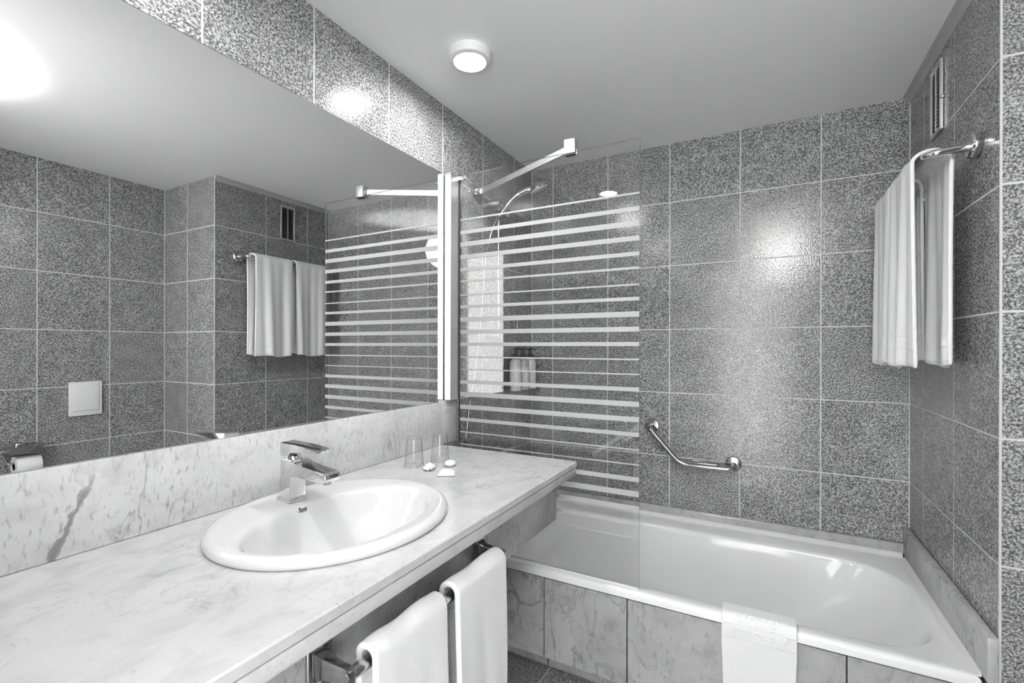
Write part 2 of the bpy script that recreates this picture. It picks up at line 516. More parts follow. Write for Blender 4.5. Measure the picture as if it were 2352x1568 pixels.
# ceiling and floor
struct('ceiling', (-0.12, YF - 0.12, H), (W2 + 0.12, D + 0.12, H + 0.1), M['ceiling'], 'smooth white painted bathroom ceiling', 'ceiling')
bm = bmesh.new(); prism(bm, [(W, H), (W - 0.026, H), (W - 0.010, H - 0.008), (W, H - 0.028)], YJ, D, 'y')
tag(link('trim_2', to_mesh(bm, 'trim_2'), M['greyseal']), 'grey sealant line between ceiling and the vented wall', 'trim', kind='structure')
tag(boxobj('trim_3', (W - 0.0008, YJ - 0.0008, FZ), (W + 0.0038, YJ + 0.0038, H), M['grout']), 'pale edge strip on the outer corner of the alcove', 'trim', kind='structure')
fl_ = struct('floor', (-0.12, YF - 0.12, FZ - 0.1), (W2 + 0.12, D + 0.12, FZ - G), M['grout'], 'dark granite tiled bathroom floor', 'floor')
tiles(fl_, (0, 0, FZ), (1, 0, 0), (0, 1, 0), [0.0, 0.135, 0.465, 0.795, 1.125, 1.455, 1.785, 2.115, W2], [YF, 0.11, 0.44, 0.77, 1.10, 1.43, 1.764], M['floor_granite'], gap=0.004)

# ------------------------------------------------------------------ marble skirting round the tub
SK = marble('marble_skirting', 0.50, 'panel')
o = boxobj('trim_4', (0.0, D - 0.020, ZR + 0.012), (W - 0.022, D - 0.0005, 0.462), SK, bev=0.003)
tag(o, 'low marble upstand behind the bathtub along the back wall', 'trim', kind='structure')
bm = bmesh.new(); prism(bm, [(D - 0.0205, ZR + 0.018), (D - 0.026, ZR + 0.015), (D - 0.037, ZR + 0.003), (D - 0.037, ZR - 0.002), (D - 0.0205, ZR - 0.002)], 0.0, W - 0.028, 'x')
tag(link('trim_5', to_mesh(bm, 'trim_5'), M['caulk']), 'pale sealant fillet between tub rim and back upstand', 'trim', kind='structure')
o = boxobj('trim_6', (W - 0.024, YJ - 0.006, ZR + 0.002), (W - 0.0005, D - 0.001, 0.532), SK, bev=0.004)
tag(o, 'taller marble upstand at the foot of the bathtub', 'trim', kind='structure')

bm = bmesh.new(); prism(bm, [(W - 0.0242, ZR + 0.010), (W - 0.034, ZR + 0.002), (W - 0.040, ZR - 0.002), (W - 0.0242, ZR - 0.002)], YJ + 0.03, D - 0.046, 'y')
tag(link('trim_7', to_mesh(bm, 'trim_7'), M['caulk']), 'pale sealant line between tub rim and the taller upstand', 'trim', kind='structure')

# ------------------------------------------------------------------ bathtub
def rrect(x0, x1, y0, y1, r, z, nc=8, ns=10):
    """rounded rectangle; r = (left-front, right-front, right-back, left-back)"""
    cs = [((x0 + r[0], y0 + r[0]), PI, r[0]), ((x1 - r[1], y0 + r[1]), 1.5 * PI, r[1]), ((x1 - r[2], y1 - r[2]), 0, r[2]), ((x0 + r[3], y1 - r[3]), 0.5 * PI, r[3])]
    corners = [[(c[0] + rr * math.cos(a + 0.5 * PI * k / nc), c[1] + rr * math.sin(a + 0.5 * PI * k / nc)) for k in range(nc + 1)] for c, a, rr in cs]
    out = []
    for i in range(4):
        out += corners[i]
        p, q = corners[i][-1], corners[(i + 1) % 4][0]
        out += [(p[0] + (q[0] - p[0]) * k / ns, p[1] + (q[1] - p[1]) * k / ns) for k in range(1, ns)]
    return [(a, b, z) for a, b in out]
tub = empty('bathtub', (0.9, 2.1, FZ)); tag(tub, 'white enamelled bathtub set behind marble panels', 'bathtub')
bm = bmesh.new()
R0 = (0.004,) * 4
xa, xb, ya, yb = 0.004, W - 0.0245, 1.690, D - 0.021
def outer(i, z, r=0.004): return rrect(xa + i, xb - i, ya + i, yb - i, (r,) * 4, z)
rings = [outer(0.004, 0.376), outer(0.0, 0.378), outer(0.0, 0.394), outer(0.003, 0.402), outer(0.010, 0.4075), outer(0.022, ZR)]
ix0, ix1, iy0, iy1 = 0.095, 1.705, 1.752, 2.388
def inner(i, z, il=0.0, ir=0.0, k=1.0): return rrect(ix0 + i + il, ix1 - i - ir, iy0 + i, iy1 - i, (0.11 * k, 0.20 * k, 0.22 * k, 0.11 * k), z)
rings += [inner(-0.010, ZR - 0.001), inner(-0.003, ZR - 0.004), inner(0.003, ZR - 0.011), inner(0.008, ZR - 0.026), inner(0.020, 0.30, 0.01, 0.03), inner(0.035, 0.20, 0.02, 0.10),
          inner(0.055, 0.11, 0.03, 0.20), inner(0.085, 0.065, 0.04, 0.26), inner(0.14, 0.05, 0.05, 0.28, 0.8), inner(0.25, 0.045, 0.05, 0.28, 0.3)]
loft(bm, rings, False, True)
link('basin_shell', to_mesh(bm, 'basin_shell', 45), M['enamel'], tub)
latheobj('drain', [(0.0, 0.0), (0.03, 0.0), (0.034, 0.002), (0.03, 0.005), (0.0, 0.005)], (0.42, 2.07, 0.046), (0, 0, 1), M['chrome'], tub)

# bath panel: marble slabs above a recessed plinth
bp = empty('tub_surround', (0.9, 1.70, FZ)); tag(bp, 'front of the bathtub clad in veined marble slabs', 'panel')
boxobj('backing', (0.004, 1.710, 0.060), (W - 0.03, 1.730, 0.372), M['rubber'], bp)
px = [0.004, 0.136, 0.466, 0.797, 1.128, 1.452, W - 0.028]
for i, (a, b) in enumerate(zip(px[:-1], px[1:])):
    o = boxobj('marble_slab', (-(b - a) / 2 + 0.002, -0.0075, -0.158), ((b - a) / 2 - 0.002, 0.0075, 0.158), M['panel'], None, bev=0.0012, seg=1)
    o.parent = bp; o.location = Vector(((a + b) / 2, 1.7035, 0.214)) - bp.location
pl = [0.004, 0.136, 0.454, 0.797, 1.128, 1.452, W - 0.028]
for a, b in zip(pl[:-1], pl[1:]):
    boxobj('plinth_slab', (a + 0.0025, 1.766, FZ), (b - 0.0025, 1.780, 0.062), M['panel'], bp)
boxobj('plinth_back', (0.004, 1.7805, FZ), (W - 0.028, 1.790, 0.0625), M['rubber'], bp)

# ------------------------------------------------------------------ vanity counter
SX, SY, SA, SB = 0.3144, 0.8075, 0.286, 0.2573      # sink outline
BX, BY, BA, BB = 0.3572, 0.7986, 0.2432, 0.1594     # bowl opening
van = empty('vanity_counter', (0.3, 0.75, FZ)); tag(van, 'long veined white marble washbasin counter with a stepped front edge', 'counter')
bm = bmesh.new()
x0, x1, y0, y1, zt, zb = 0.001, XC, YF + 0.012, YC, ZC, 0.8475
angs = sorted(set([2 * PI * k / 96 for k in range(96)] + [math.atan2(y - SY, x - SX) % (2 * PI) for x in (x0, x1) for y in (y0, y1)]))
def ray_rect(a):
    c, s = math.cos(a), math.sin(a); t = 1e9
    if c > 1e-9: t = min(t, (x1 - SX) / c)
    if c < -1e-9: t = min(t, (x0 - SX) / c)
    if s > 1e-9: t = min(t, (y1 - SY) / s)
    if s < -1e-9: t = min(t, (y0 - SY) / s)
    return SX + c * t, SY + s * t
def ell(a, ins):
    c, s = math.cos(a), math.sin(a); A, B = SB - ins, SA - ins
    k = 1 / math.sqrt((c / A) ** 2 + (s / B) ** 2); return SX + c * k, SY + s * k
cb = 0.003
def edge(i, z):
    out = []
    for a in angs:
        p = ray_rect(a); out.append((min(max(p[0], x0 + i), x1 - i), min(max(p[1], y0 + i), y1 - i), z))
    return out
loft(bm, [[(*ell(a, 0.03), zb) for a in angs], [(*ell(a, 0.03), zt) for a in angs], edge(cb, zt), edge(0, zt - cb), edge(0, zb), [(*ell(a, 0.03), zb) for a in angs]])
link('top_slab', to_mesh(bm, 'top_slab'), M['counter'], van)
boxobj('edge_strip', (XC - 0.075, YF + 0.012, 0.8165), (XC - 0.001, YC - 0.001, 0.8448), M['counter'], van, bev=0.003)
boxobj('joint_line', (XC - 0.075, YF + 0.012, 0.8440), (XC - 0.006, YC - 0.002, 0.8480), M['rubber'], van)
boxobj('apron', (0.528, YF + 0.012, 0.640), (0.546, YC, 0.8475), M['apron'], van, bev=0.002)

bs = boxobj('backsplash', (0.0005, YF + 0.012, ZC + 0.0005), (0.0165, 1.618, 1.050), M['splash'], bev=0.0025)
tag(bs, 'marble backsplash with one broad dark vein below the mirror', 'backsplash')
b2 = boxobj('marble_infill', (0.0005, 1.6215, ZC + 0.0005), (0.011, 1.745, 1.056), M['counter'], bev=0.002)
tag(b2, 'short marble piece under the foot of the aluminium wall profile', 'backsplash')

# ------------------------------------------------------------------ mirror
mir = empty('wall_mirror', (0.004, 0.75, 1.05)); tag(mir, 'large frameless mirror filling the wall above the backsplash', 'mirror')
boxobj('mirror_pane', (0.0012, YF + 0.012, 1.0505), (0.005, 1.6465, 2.0395), M['mirror'], mir)
boxobj('top_edge', (0.0004, YF + 0.012, 2.0396), (0.0052, 1.6465, 2.0412), M['edge'], mir)
boxobj('side_edge', (0.0004, 1.6466, 1.0505), (0.0052, 1.6480, 2.0412), M['alu'], mir)

# ------------------------------------------------------------------ washbasin
snk = empty('washbasin', (SX, SY, ZC)); tag(snk, 'oval white ceramic drop-in washbasin set in the marble counter', 'basin')
NS = 96
def er(cx, cy, a, b, z): return [(cx + b * math.cos(2 * PI * k / NS), cy + a * math.sin(2 * PI * k / NS), z) for k in range(NS)]
bm = bmesh.new()
SR = [er(SX, SY, SA - 0.004, SB - 0.004, ZC + 0.0005), er(SX, SY, SA, SB, ZC + 0.004), er(SX, SY, SA, SB, ZC + 0.011), er(SX, SY, SA - 0.003, SB - 0.003, ZC + 0.017),
      er(SX, SY, SA - 0.009, SB - 0.009, ZC + 0.0215), er(SX, SY, SA - 0.016, SB - 0.016, ZC + 0.0230), er(SX + .003, SY, SA - 0.024, SB - 0.026, ZC + 0.0225),
      er(BX - .008, BY + .001, BA + 0.017, BB + 0.025, ZC + 0.0205), er(BX, BY, BA + 0.006, BB + 0.006, ZC + 0.0185), er(BX, BY, BA, BB, ZC + 0.0155), er(BX, BY, BA - 0.006, BB - 0.005, ZC + 0.008),
      er(BX, BY, BA - 0.013, BB - 0.010, ZC - 0.006), er(BX, BY, BA - 0.028, BB - 0.020, ZC - 0.032), er(BX, BY, BA - 0.055, BB - 0.038, ZC - 0.068), er(BX, BY, BA - 0.10, BB - 0.066, ZC - 0.098),
      er(BX, BY, BA - 0.15, BB - 0.096, ZC - 0.113), er(BX, BY, 0.035, 0.03, ZC - 0.121), er(BX, BY, 0.022, 0.022, ZC - 0.124)]
loft(bm, SR, False, True)
link('basin_bowl', to_mesh(bm, 'basin_bowl', 60), M['ceramic'], snk)
latheobj('drain', [(0.0, 0.0), (0.024, 0.0), (0.026, 0.002), (0.021, 0.004), (0.019, 0.002), (0.0, 0.003)], (BX, BY, ZC - 0.1235), (0, 0, 1), M['chrome'], snk)

def text_mesh(s, size, extrude, fn, bevel=0.0, align='CENTER', bold=0.0, cuts=0, res=3, shear=0.0):
    cu = bpy.data.curves.new('txt', 'FONT')
    cu.body = s; cu.size = size; cu.extrude = extrude; cu.bevel_depth = bevel; cu.bevel_resolution = 1
    cu.align_x = align; cu.resolution_u = res; cu.offset = bold; cu.shear = shear
    ob = bpy.data.objects.new('txt', cu); COL.objects.link(ob)
    dg = bpy.context.evaluated_depsgraph_get()
    me = bpy.data.meshes.new_from_object(ob.evaluated_get(dg))
    bpy.data.objects.remove(ob); bpy.data.curves.remove(cu)
    b = bmesh.new(); b.from_mesh(me); bpy.data.meshes.remove(me)
    if cuts:
        bmesh.ops.subdivide_edges(b, edges=b.edges[:], cuts=cuts, use_grid_fill=False)
        bmesh.ops.triangulate(b, faces=b.faces[:])
    for v in b.verts: v.co = fn(v.co)
    out = bpy.data.meshes.new('letters'); b.to_mesh(out); b.free()
    return out
vv = Vector((-0.010, 0, 0.0235)).normalized(); uu = Vector((0, 1, 0)); nn = uu.cross(vv)
base = Vector((BX - BB + 0.0075, 0.793, ZC + 0.0020)) + nn * 0.0012
me = text_mesh('Roca', 0.0108, 0.0003, lambda c: base + uu * c.x * 1.05 + vv * c.y * 1.5 + nn * c.z, bold=0.0004, shear=0.25)
link('maker_mark', me, M['ink'], snk)

# ------------------------------------------------------------------ basin mixer tap
FX, FY, FZ0 = 0.147, 0.805, ZC + 0.0226
tap = empty('basin_tap', (FX, FY, FZ0)); tag(tap, 'square chrome single-lever mixer tap on the washbasin', 'tap')
bm = bmesh.new()
box(bm, (FX - 0.028, FY - 0.026, FZ0 - 0.002), (FX + 0.030, FY + 0.026, FZ0 + 0.005), 0.0015)
box(bm, (FX - 0.026, FY - 0.024, FZ0 + 0.004), (FX + 0.028, FY + 0.024, FZ0 + 0.009), 0.0015)
link('base_plate', to_mesh(bm, 'base_plate', 40), M['chrome'], tap)
# body and spout: one side profile (x, z) extruded across y with bevelled edges
prof = [(-0.022, 0.008), (0.026, 0.008), (0.0235, 0.050), (0.0245, 0.062), (0.030, 0.0685), (0.040, 0.070), (0.088, 0.0655), (0.140, 0.0615), (0.151, 0.066), (0.155, 0.074), (0.153, 0.083), (0.147, 0.0885),
        (0.095, 0.093), (0.050, 0.0985), (0.034, 0.1015), (0.028, 0.107), (-0.014, 0.1085)]
bm = bmesh.new(); prism(bm, [(FX + a, FZ0 + b) for a, b in prof], FY - 0.0235, FY + 0.0235, 'y')
bmesh.ops.bevel(bm, geom=[e for e in bm.edges if abs(e.verts[0].co.y - e.verts[1].co.y) < 1e-6], offset=0.0028, segments=3, profile=0.5, affect='EDGES')
link('body', to_mesh(bm, 'body', 28), M['chrome'], tap)
latheobj('aerator', [(0.0, 0.0), (0.0105, 0.0), (0.0105, 0.007), (0.0, 0.007)], (FX + 0.134, FY, FZ0 + 0.0565), (0, 0, 1), M['steel'], tap, 20)
latheobj('cartridge_collar', [(0.0, 0.0), (0.0205, 0.0), (0.0215, 0.003), (0.019, 0.009), (0.0, 0.011)], (FX + 0.006, FY, FZ0 + 0.106), (0, 0, 1), M['chrome'], tap, 28)
lev = [(-0.018, 0.114), (0.014, 0.114), (0.016, 0.121), (0.022, 0.1275), (0.060, 0.130), (0.118, 0.1335), (0.121, 0.137), (0.119, 0.1405), (0.060, 0.1455), (-0.016, 0.1495), (-0.0195, 0.146)]
bm = bmesh.new(); prism(bm, [(FX + a, FZ0 + b) for a, b in lev], FY - 0.0215, FY + 0.0215, 'y')
bmesh.ops.bevel(bm, geom=[e for e in bm.edges if abs(e.verts[0].co.y - e.verts[1].co.y) < 1e-6], offset=0.0016, segments=2, profile=0.5, affect='EDGES')
link('lever', to_mesh(bm, 'lever', 28), M['chrome'], tap)
latheobj('set_screw', [(0.0, 0.0), (0.0052, 0.0), (0.006, 0.003), (0.004, 0.006), (0.0, 0.007)], (FX + 0.0155, FY, FZ0 + 0.121), (1, 0, 0), M['darkchrome'], tap, 16)

# ------------------------------------------------------------------ tumblers and soaps
def tumbler(loc, label):
    t = empty('drinking_glass', loc); tag(t, label, 'glass', 'upturned glasses by the tap')
    # upturned: mouth down (wide), base up (narrow)
    prof = [(0.0335, 0.0), (0.0342, 0.0008), (0.0338, 0.010), (0.0268, 0.098), (0.0262, 0.1035), (0.0245, 0.105), (0.0, 0.105)]
    inn = [(0.0, 0.094), (0.0242, 0.094), (0.0252, 0.092), (0.0322, 0.010), (0.0328, 0.0004), (0.0335, 0.0)]
    bm = bmesh.new()
    n = 40; c = Vector(loc)
    loft(bm, [[c + Vector((max(r, 1e-5) * math.cos(2 * PI * i / n), max(r, 1e-5) * math.sin(2 * PI * i / n), h)) for i in range(n)] for r, h in prof + inn])
    bmesh.ops.remove_doubles(bm, verts=bm.verts[:], dist=1e-5)
    link('glass_body', to_mesh(bm, 'glass_body', 40), M['tumbler'], t)
tumbler((0.146, 1.292, ZC + 0.0006), 'upturned clear drinking glass nearer the tap')
tumbler((0.187, 1.388, ZC + 0.0006), 'upturned clear drinking glass nearer the shower screen')

def blob(name, loc, rx, ry, rz, mat, seed, amp, label, rot=0, sub=3):
    rnd = random.Random(seed)
    bm = bmesh.new(); bmesh.ops.create_icosphere(bm, subdivisions=sub, radius=1)
    ph = [(rnd.uniform(2, 5), rnd.uniform(2, 5), rnd.uniform(2, 5), rnd.uniform(0, 6)) for _ in range(5)]
    for v in bm.verts:
        d = sum(math.sin(a * v.co.x * 2 + b * v.co.y * 2 + c * v.co.z + e) for a, b, c, e in ph) / 5
        k = 1 + amp * d
        x, y, z = v.co.x * rx * k, v.co.y * ry * k, max(v.co.z, -0.75) * rz * k
        v.co = Vector(loc) + Vector((x * math.cos(rot) - y * math.sin(rot), x * math.sin(rot) + y * math.cos(rot), z + rz * 0.78))
    o = link(name, to_mesh(bm, name, 70), mat)
    return tag(o, label, 'soap', 'guest soaps by the glasses')
blob('wrapped_soap', (0.225, 1.278, ZC), 0.020, 0.030, 0.013, M['wrapper'], 3, 0.22, 'crumpled clear-wrapped guest soap beside the nearer glass', 0.4, 4)
blob('wrapped_soap', (0.258, 1.352, ZC), 0.020, 0.026, 0.012, M['soap'], 5, 0.03, 'smooth rounded guest soap next to the farther glass', 0.3)
sa = empty('soap_sachet', (0.31, 1.262, ZC)); tag(sa, 'flat pillow-shaped soap sachet in front of the other soaps', 'soap', 'guest soaps by the glasses')
bm = bmesh.new()
N = 12
for sgn in (1, 0):
    g = [[bm.verts.new(Vector((0.31, 1.262, ZC + 0.0025)) + Matrix.Rotation(0.55, 3, 'Z') @ Vector(((i / N - .5) * 0.056, (j / N - .5) * 0.068, (0.011 * (max(0.0, (1 - (2 * i / N - 1) ** 4) * (1 - (2 * j / N - 1) ** 4)) ** 0.8) + 0.0006 * math.sin(i * 2.1 + j)) * sgn - (0 if sgn else 0.0015)))) for j in range(N + 1)] for i in range(N + 1)]
    for i in range(N):
        for j in range(N): bm.faces.new((g[i][j], g[i + 1][j], g[i + 1][j + 1], g[i][j + 1]))
link('sachet', to_mesh(bm, 'sachet', 60), M['soap'], sa)

# ------------------------------------------------------------------ shower screen
scr = empty('shower_screen', (0.4, YG, ZR)); tag(scr, 'fixed glass shower screen with horizontal frosted bands on the tub rim', 'screen')
GX0, GX1, GZ0, GZ1 = 0.030, 0.835, ZR + 0.0005, 2.050
bm = bmesh.new()
loft(bm, [[(GX0, YG - .003, GZ0), (GX1, YG - .003, GZ0), (GX1, YG - .003, GZ1), (GX0, YG - .003, GZ1)], [(GX0, YG + .003, GZ0), (GX1, YG + .003, GZ0), (GX1, YG + .003, GZ1), (GX0, YG + .003, GZ1)]], True, True)
me = to_mesh(bm, 'glass_pane')
gp = link('glass_pane', me, M['glass'], scr)
me.materials.append(M['glassedge'])
for p in me.polygons:
    if abs(p.normal.y) < 0.5: p.material_index = 1
bands = [(1.847, 1.854), (1.786, 1.802), (1.731, 1.751), (1.677, 1.695), (1.622, 1.637), (1.574, 1.582), (1.514, 1.52), (1.459, 1.472), (1.399, 1.419), (1.345, 1.363), (1.292, 1.307), (1.24, 1.246), (1.186, 1.191),
         (1.126, 1.141), (1.07, 1.089), (1.014, 1.033), (0.961, 0.976), (0.91, 0.916), (0.856, 0.861), (0.796, 0.813), (0.741, 0.762), (0.689, 0.708), (0.636, 0.649), (0.587, 0.592)]
for a, b in bands:
    boxobj('frosted_band', (GX0 + 0.016, YG - 0.0037, a), (GX1 - 0.001, YG - 0.0032, b), M['frost'], gp)
bm = bmesh.new()
box(bm, (0.0006, 1.654, 1.0565), (0.040, YG - 0.0065, 2.046), 0.0012, 1)
box(bm, (0.0006, YG + 0.0035, 1.0565), (0.040, 1.738, 2.046), 0.0012, 1)
link('wall_profile', to_mesh(bm, 'wall_profile', 40), M['alu'], scr)
boxobj('black_seal', (0.0405, YG - 0.0065, 0.868), (0.0455, YG - 0.0034, 2.046), M['rubber'], scr)
boxobj('bottom_seal', (GX0, YG - 0.006, ZR), (GX1 - 0.002, YG - 0.0034, ZR + 0.004), M['caulk'], scr)
boxobj('top_clip', (0.030, YG - 0.018, 2.022), (0.088, YG - 0.0035, 2.040), M['chrome'], scr, bev=0.002)
bm = bmesh.new()   # clamp of the stay: block with a slot over the glass edge
box(bm, (0.545, YG - 0.020, 2.040), (0.590, YG - 0.0035, 2.095), 0.002)
box(bm, (0.545, YG + 0.0035, 2.040), (0.590, YG + 0.020, 2.095), 0.002)
box(bm, (0.5455, YG - 0.0195, 2.058), (0.5895, YG + 0.0195, 2.0965), 0.002)
cl = link('stay_clamp', to_mesh(bm, 'stay_clamp', 40), M['alu'], scr)
boxobj('clamp_pad', (0.548, YG - 0.017, 2.034), (0.587, YG - 0.0035, 2.0405), M['black'], cl)
# bar of the stay: flat section from the clamp to the left wall
p0, p1 = Vector((0.563, YG + 0.010, 2.070)), Vector((0.034, 1.906, 2.032))
d = (p1 - p0).normalized(); s = d.cross(Vector((0, 0, 1))).normalized(); u = s.cross(d)
bm = bmesh.new()
loft(bm, [[p + s * a + u * b for a, b in ((-.0055, -.013), (.0055, -.013), (.0055, .013), (-.0055, .013))] for p in (p0, p1)], True, True)
link('stay_bar', to_mesh(bm, 'stay_bar'), M['alu'], scr)
boxobj('stay_wall_mount', (0.0006, 1.885, 2.016), (0.042, 1.925, 2.050), M['chrome'], scr, bev=0.003)

# ------------------------------------------------------------------ hand shower set
shw = empty('shower_set', (0.03, 2.03, 1.34)); tag(shw, 'chrome hand shower on a wall rail with a metal hose', 'shower')
YS = 2.035
tubeobj('rail', [(0.058, YS, 1.345), (0.058, YS, 2.010)], 0.0085, M['chrome'], shw, 16)
for z in (1.347, 2.008):
    bm = bmesh.new(); lathe(bm, [(0.0, 0.0), (0.021, 0.0), (0.022, 0.010), (0.0205, 0.05), (0.019, 0.072), (0.010, 0.076), (0.0, 0.076)], (0.0006, YS, z), (1, 0, 0), 24)
    link('rail_bracket', to_mesh(bm, 'rail_bracket', 40), M['chrome'], shw)
bm = bmesh.new(); box(bm, (0.044, YS - 0.020, 1.935), (0.110, YS + 0.020, 1.968), 0.005)
link('slider', to_mesh(bm, 'slider', 40), M['chrome'], shw)
hd = spline([(0.092, 1.985, 1.925), (0.120, 2.005, 1.975), (0.160, 2.030, 2.025), (0.205, 2.052, 2.054), (0.250, 2.070, 2.062)], 6)
tubeobj('handle', hd, [0.010 + 0.006 * min(1, i / 14) for i in range(len(hd))], M['chrome'], shw, 16)
hv = (Vector((0.262, 2.068, 2.066)) - CAM).normalized(); hr = hv.cross(Vector((0, 0, 1))).normalized(); hu = hr.cross(hv)
ha = (hr * 0.43 - hu * 0.88 - hv * 0.16).normalized()
hc = Vector((0.262, 2.068, 2.066))
hobj = latheobj('shower_head', [(0.0, -0.022), (0.020, -0.020), (0.038, -0.010), (0.049, 0.0), (0.050, 0.004), (0.048, 0.008), (0.0, 0.008)], hc, ha, M['chrome'], shw, 36)
latheobj('spray_face', [(0.0, 0.0082), (0.0455, 0.0082), (0.046, 0.012), (0.040, 0.0145), (0.0, 0.0150)], hc, ha, M['plastic'], hobj, 36)
hose = spline([(0.092, 1.985, 1.928), (0.075, 1.955, 1.87), (0.062, 1.915, 1.735), (0.055, 1.900, 1.585), (0.050, 1.893, 1.48), (0.045, 1.872, 1.30), (0.042, 1.848, 1.18), (0.038, 1.812, 1.035), (0.036, 1.792, 0.925), (0.034, 1.780, 0.86), (0.034, 1.778, 0.76), (0.036, 1.790, 0.68), (0.042, 1.830, 0.640), (0.050, 1.880, 0.660), (0.055, 1.910, 0.72)], 8)
tubeobj('hose', hose, 0.0062, M['steel'], shw, 10)
mx = latheobj('mixer_body', [(0.0, 0.0), (0.022, 0.002), (0.023, 0.02), (0.023, 0.26), (0.022, 0.278), (0.0, 0.28)], (0.055, 1.905, 0.745), (0, 1, 0), M['chrome'], shw, 24)
tubeobj('mixer_outlet', [(0.055, 1.91, 0.70), (0.055, 1.91, 0.745)], 0.011, M['chrome'], mx, 16)
for y in (1.97, 2.12):
    latheobj('wall_union', [(0.0, 0.0), (0.032, 0.0), (0.030, 0.008), (0.016, 0.014), (0.016, 0.055), (0.0, 0.055)], (0.0006, y, 0.745), (1, 0, 0), M['chrome'], mx, 24)

hk = empty('wall_hook', (0.0, 2.28, 1.39)); tag(hk, 'small chrome hook on the shower wall above the dispensers', 'hook')
latheobj('rose', [(0.0, 0.0), (0.016, 0.0), (0.016, 0.004), (0.0, 0.006)], (0.0006, 2.285, 1.385), (1, 0, 0), M['darkchrome'], hk, 20)
tubeobj('hook_arm', spline([(0.004, 2.285, 1.385), (0.022, 2.285, 1.380), (0.032, 2.285, 1.392), (0.032, 2.285, 1.428)], 5), 0.0052, M['chrome'], hk, 12)

# ------------------------------------------------------------------ soap dispensers
hol = empty('dispenser_rack', (0.0, 2.34, 1.05)); tag(hol, 'black wall rack holding three pump bottles in the shower', 'rack')
boxobj('back_plate', (0.0006, 2.195, 1.040), (0.006, 2.478, 1.236), M['black'], hol, bev=0.001, seg=1)
boxobj('tray', (0.006, 2.195, 1.040), (0.082, 2.478, 1.050), M['black'], hol, bev=0.001, seg=1)
boxobj('end_plate', (0.006, 2.195, 1.050), (0.022, 2.200, 1.236), M['black'], hol)
bm = bmesh.new()
tube(bm, fillet([(0.006, 2.199, 1.232), (0.080, 2.199, 1.232), (0.080, 2.474, 1.232), (0.006, 2.474, 1.232)], 0.01, 4), 0.0035, 8)
link('retaining_bar', to_mesh(bm, 'retaining_bar', 50), M['black'], hol)
for i, (y, mat, lab) in enumerate(((2.246, M['bottle'], 'pale pump bottle nearest the screen in the black rack'), (2.338, plain('grey_bottle', 0.50, 0.3), 'greyer pump bottle in the middle of the black rack'), (2.428, M['label'], 'whitest pump bottle nearest the corner in the black rack'))):
    b = empty('pump_bottle', (0.044, y, 1.0505)); tag(b, lab, 'bottle', 'pump bottles in the shower rack')
    c = (0.044, y, 1.0505)
    latheobj('bottle_body', [(0.0, 0.0), (0.030, 0.0), (0.0325, 0.003), (0.0325, 0.150), (0.030, 0.162), (0.018, 0.172), (0.0, 0.174)], c, (0, 0, 1), mat, b, 28)
    latheobj('bottle_label', [(0.0327, 0.030), (0.0330, 0.031), (0.0330, 0.125), (0.0327, 0.126)], c, (0, 0, 1), M['label'], b, 28)
    p = latheobj('pump_collar', [(0.0, 0.172), (0.0175, 0.172), (0.0175, 0.194), (0.010, 0.200), (0.008, 0.205), (0.008, 0.226), (0.0, 0.226)], c, (0, 0, 1), M['black'], b, 20)
    tubeobj('nozzle', spline([(0.036, y - 0.006, 1.279), (0.055, y + 0.006, 1.280), (0.072, y + 0.016, 1.272)], 4), 0.0048, M['black'], p, 8)

# ------------------------------------------------------------------ grab bar
gb = empty('grab_bar', (0.9, D, 0.70)); tag(gb, 'angled polished steel grab bar with a soap basket on the back wall', 'grab bar')
yb_ = D - 0.068
tubeobj('bar', fillet([(0.713, D - 0.004, 0.876), (0.708, yb_, 0.872), (0.866, yb_, 0.7015), (1.108, yb_, 0.7035), (1.101, D - 0.004, 0.719)], 0.045, 8), 0.0125, M['steel'], gb, 16)
for c in ((0.712, D - 0.0008, 0.875), (1.101, D - 0.0008, 0.719)):
    latheobj('flange', [(0.0, 0.0), (0.0365, 0.0), (0.0365, 0.006), (0.033, 0.011), (0.015, 0.014), (0.0, 0.014)], c, (0, -1, 0), M['steel'], gb, 32)
bk = empty('soap_basket', (0, 0, 0)); bk.parent = gb; bk.location = Vector((0.97, D - 0.035, 0.70)) - gb.location
def wire(name, pts, r=0.003, closed=False):
    bm = bmesh.new(); tube(bm, pts, r, 8, True, closed)
    o = link(name, to_mesh(bm, name, 60), M['steel']); o.parent = bk; o.matrix_parent_inverse = Matrix.Translation(-Vector(world_loc(bk))); return o
def rect(z, i): return fillet([(0.905 + i, yb_ + 0.010 + i, z), (1.040 - i, yb_ + 0.010 + i, z), (1.040 - i, D - 0.012 - i, z), (0.905 + i, D - 0.012 - i, z), (0.905 + i, yb_ + 0.011 + i, z)], 0.012, 4)
wire('upper_loop', rect(0.7155, 0.0), 0.0035, True)
wire('lower_loop', rect(0.688, 0.006), 0.003, True)
for k in range(9):
    x = 0.922 + k * 0.0128
    wire('cross_wire', fillet([(x, yb_ + 0.010, 0.715), (x, yb_ + 0.016, 0.688), (x, D - 0.018, 0.688), (x, D - 0.012, 0.715)], 0.006, 3), 0.0016)

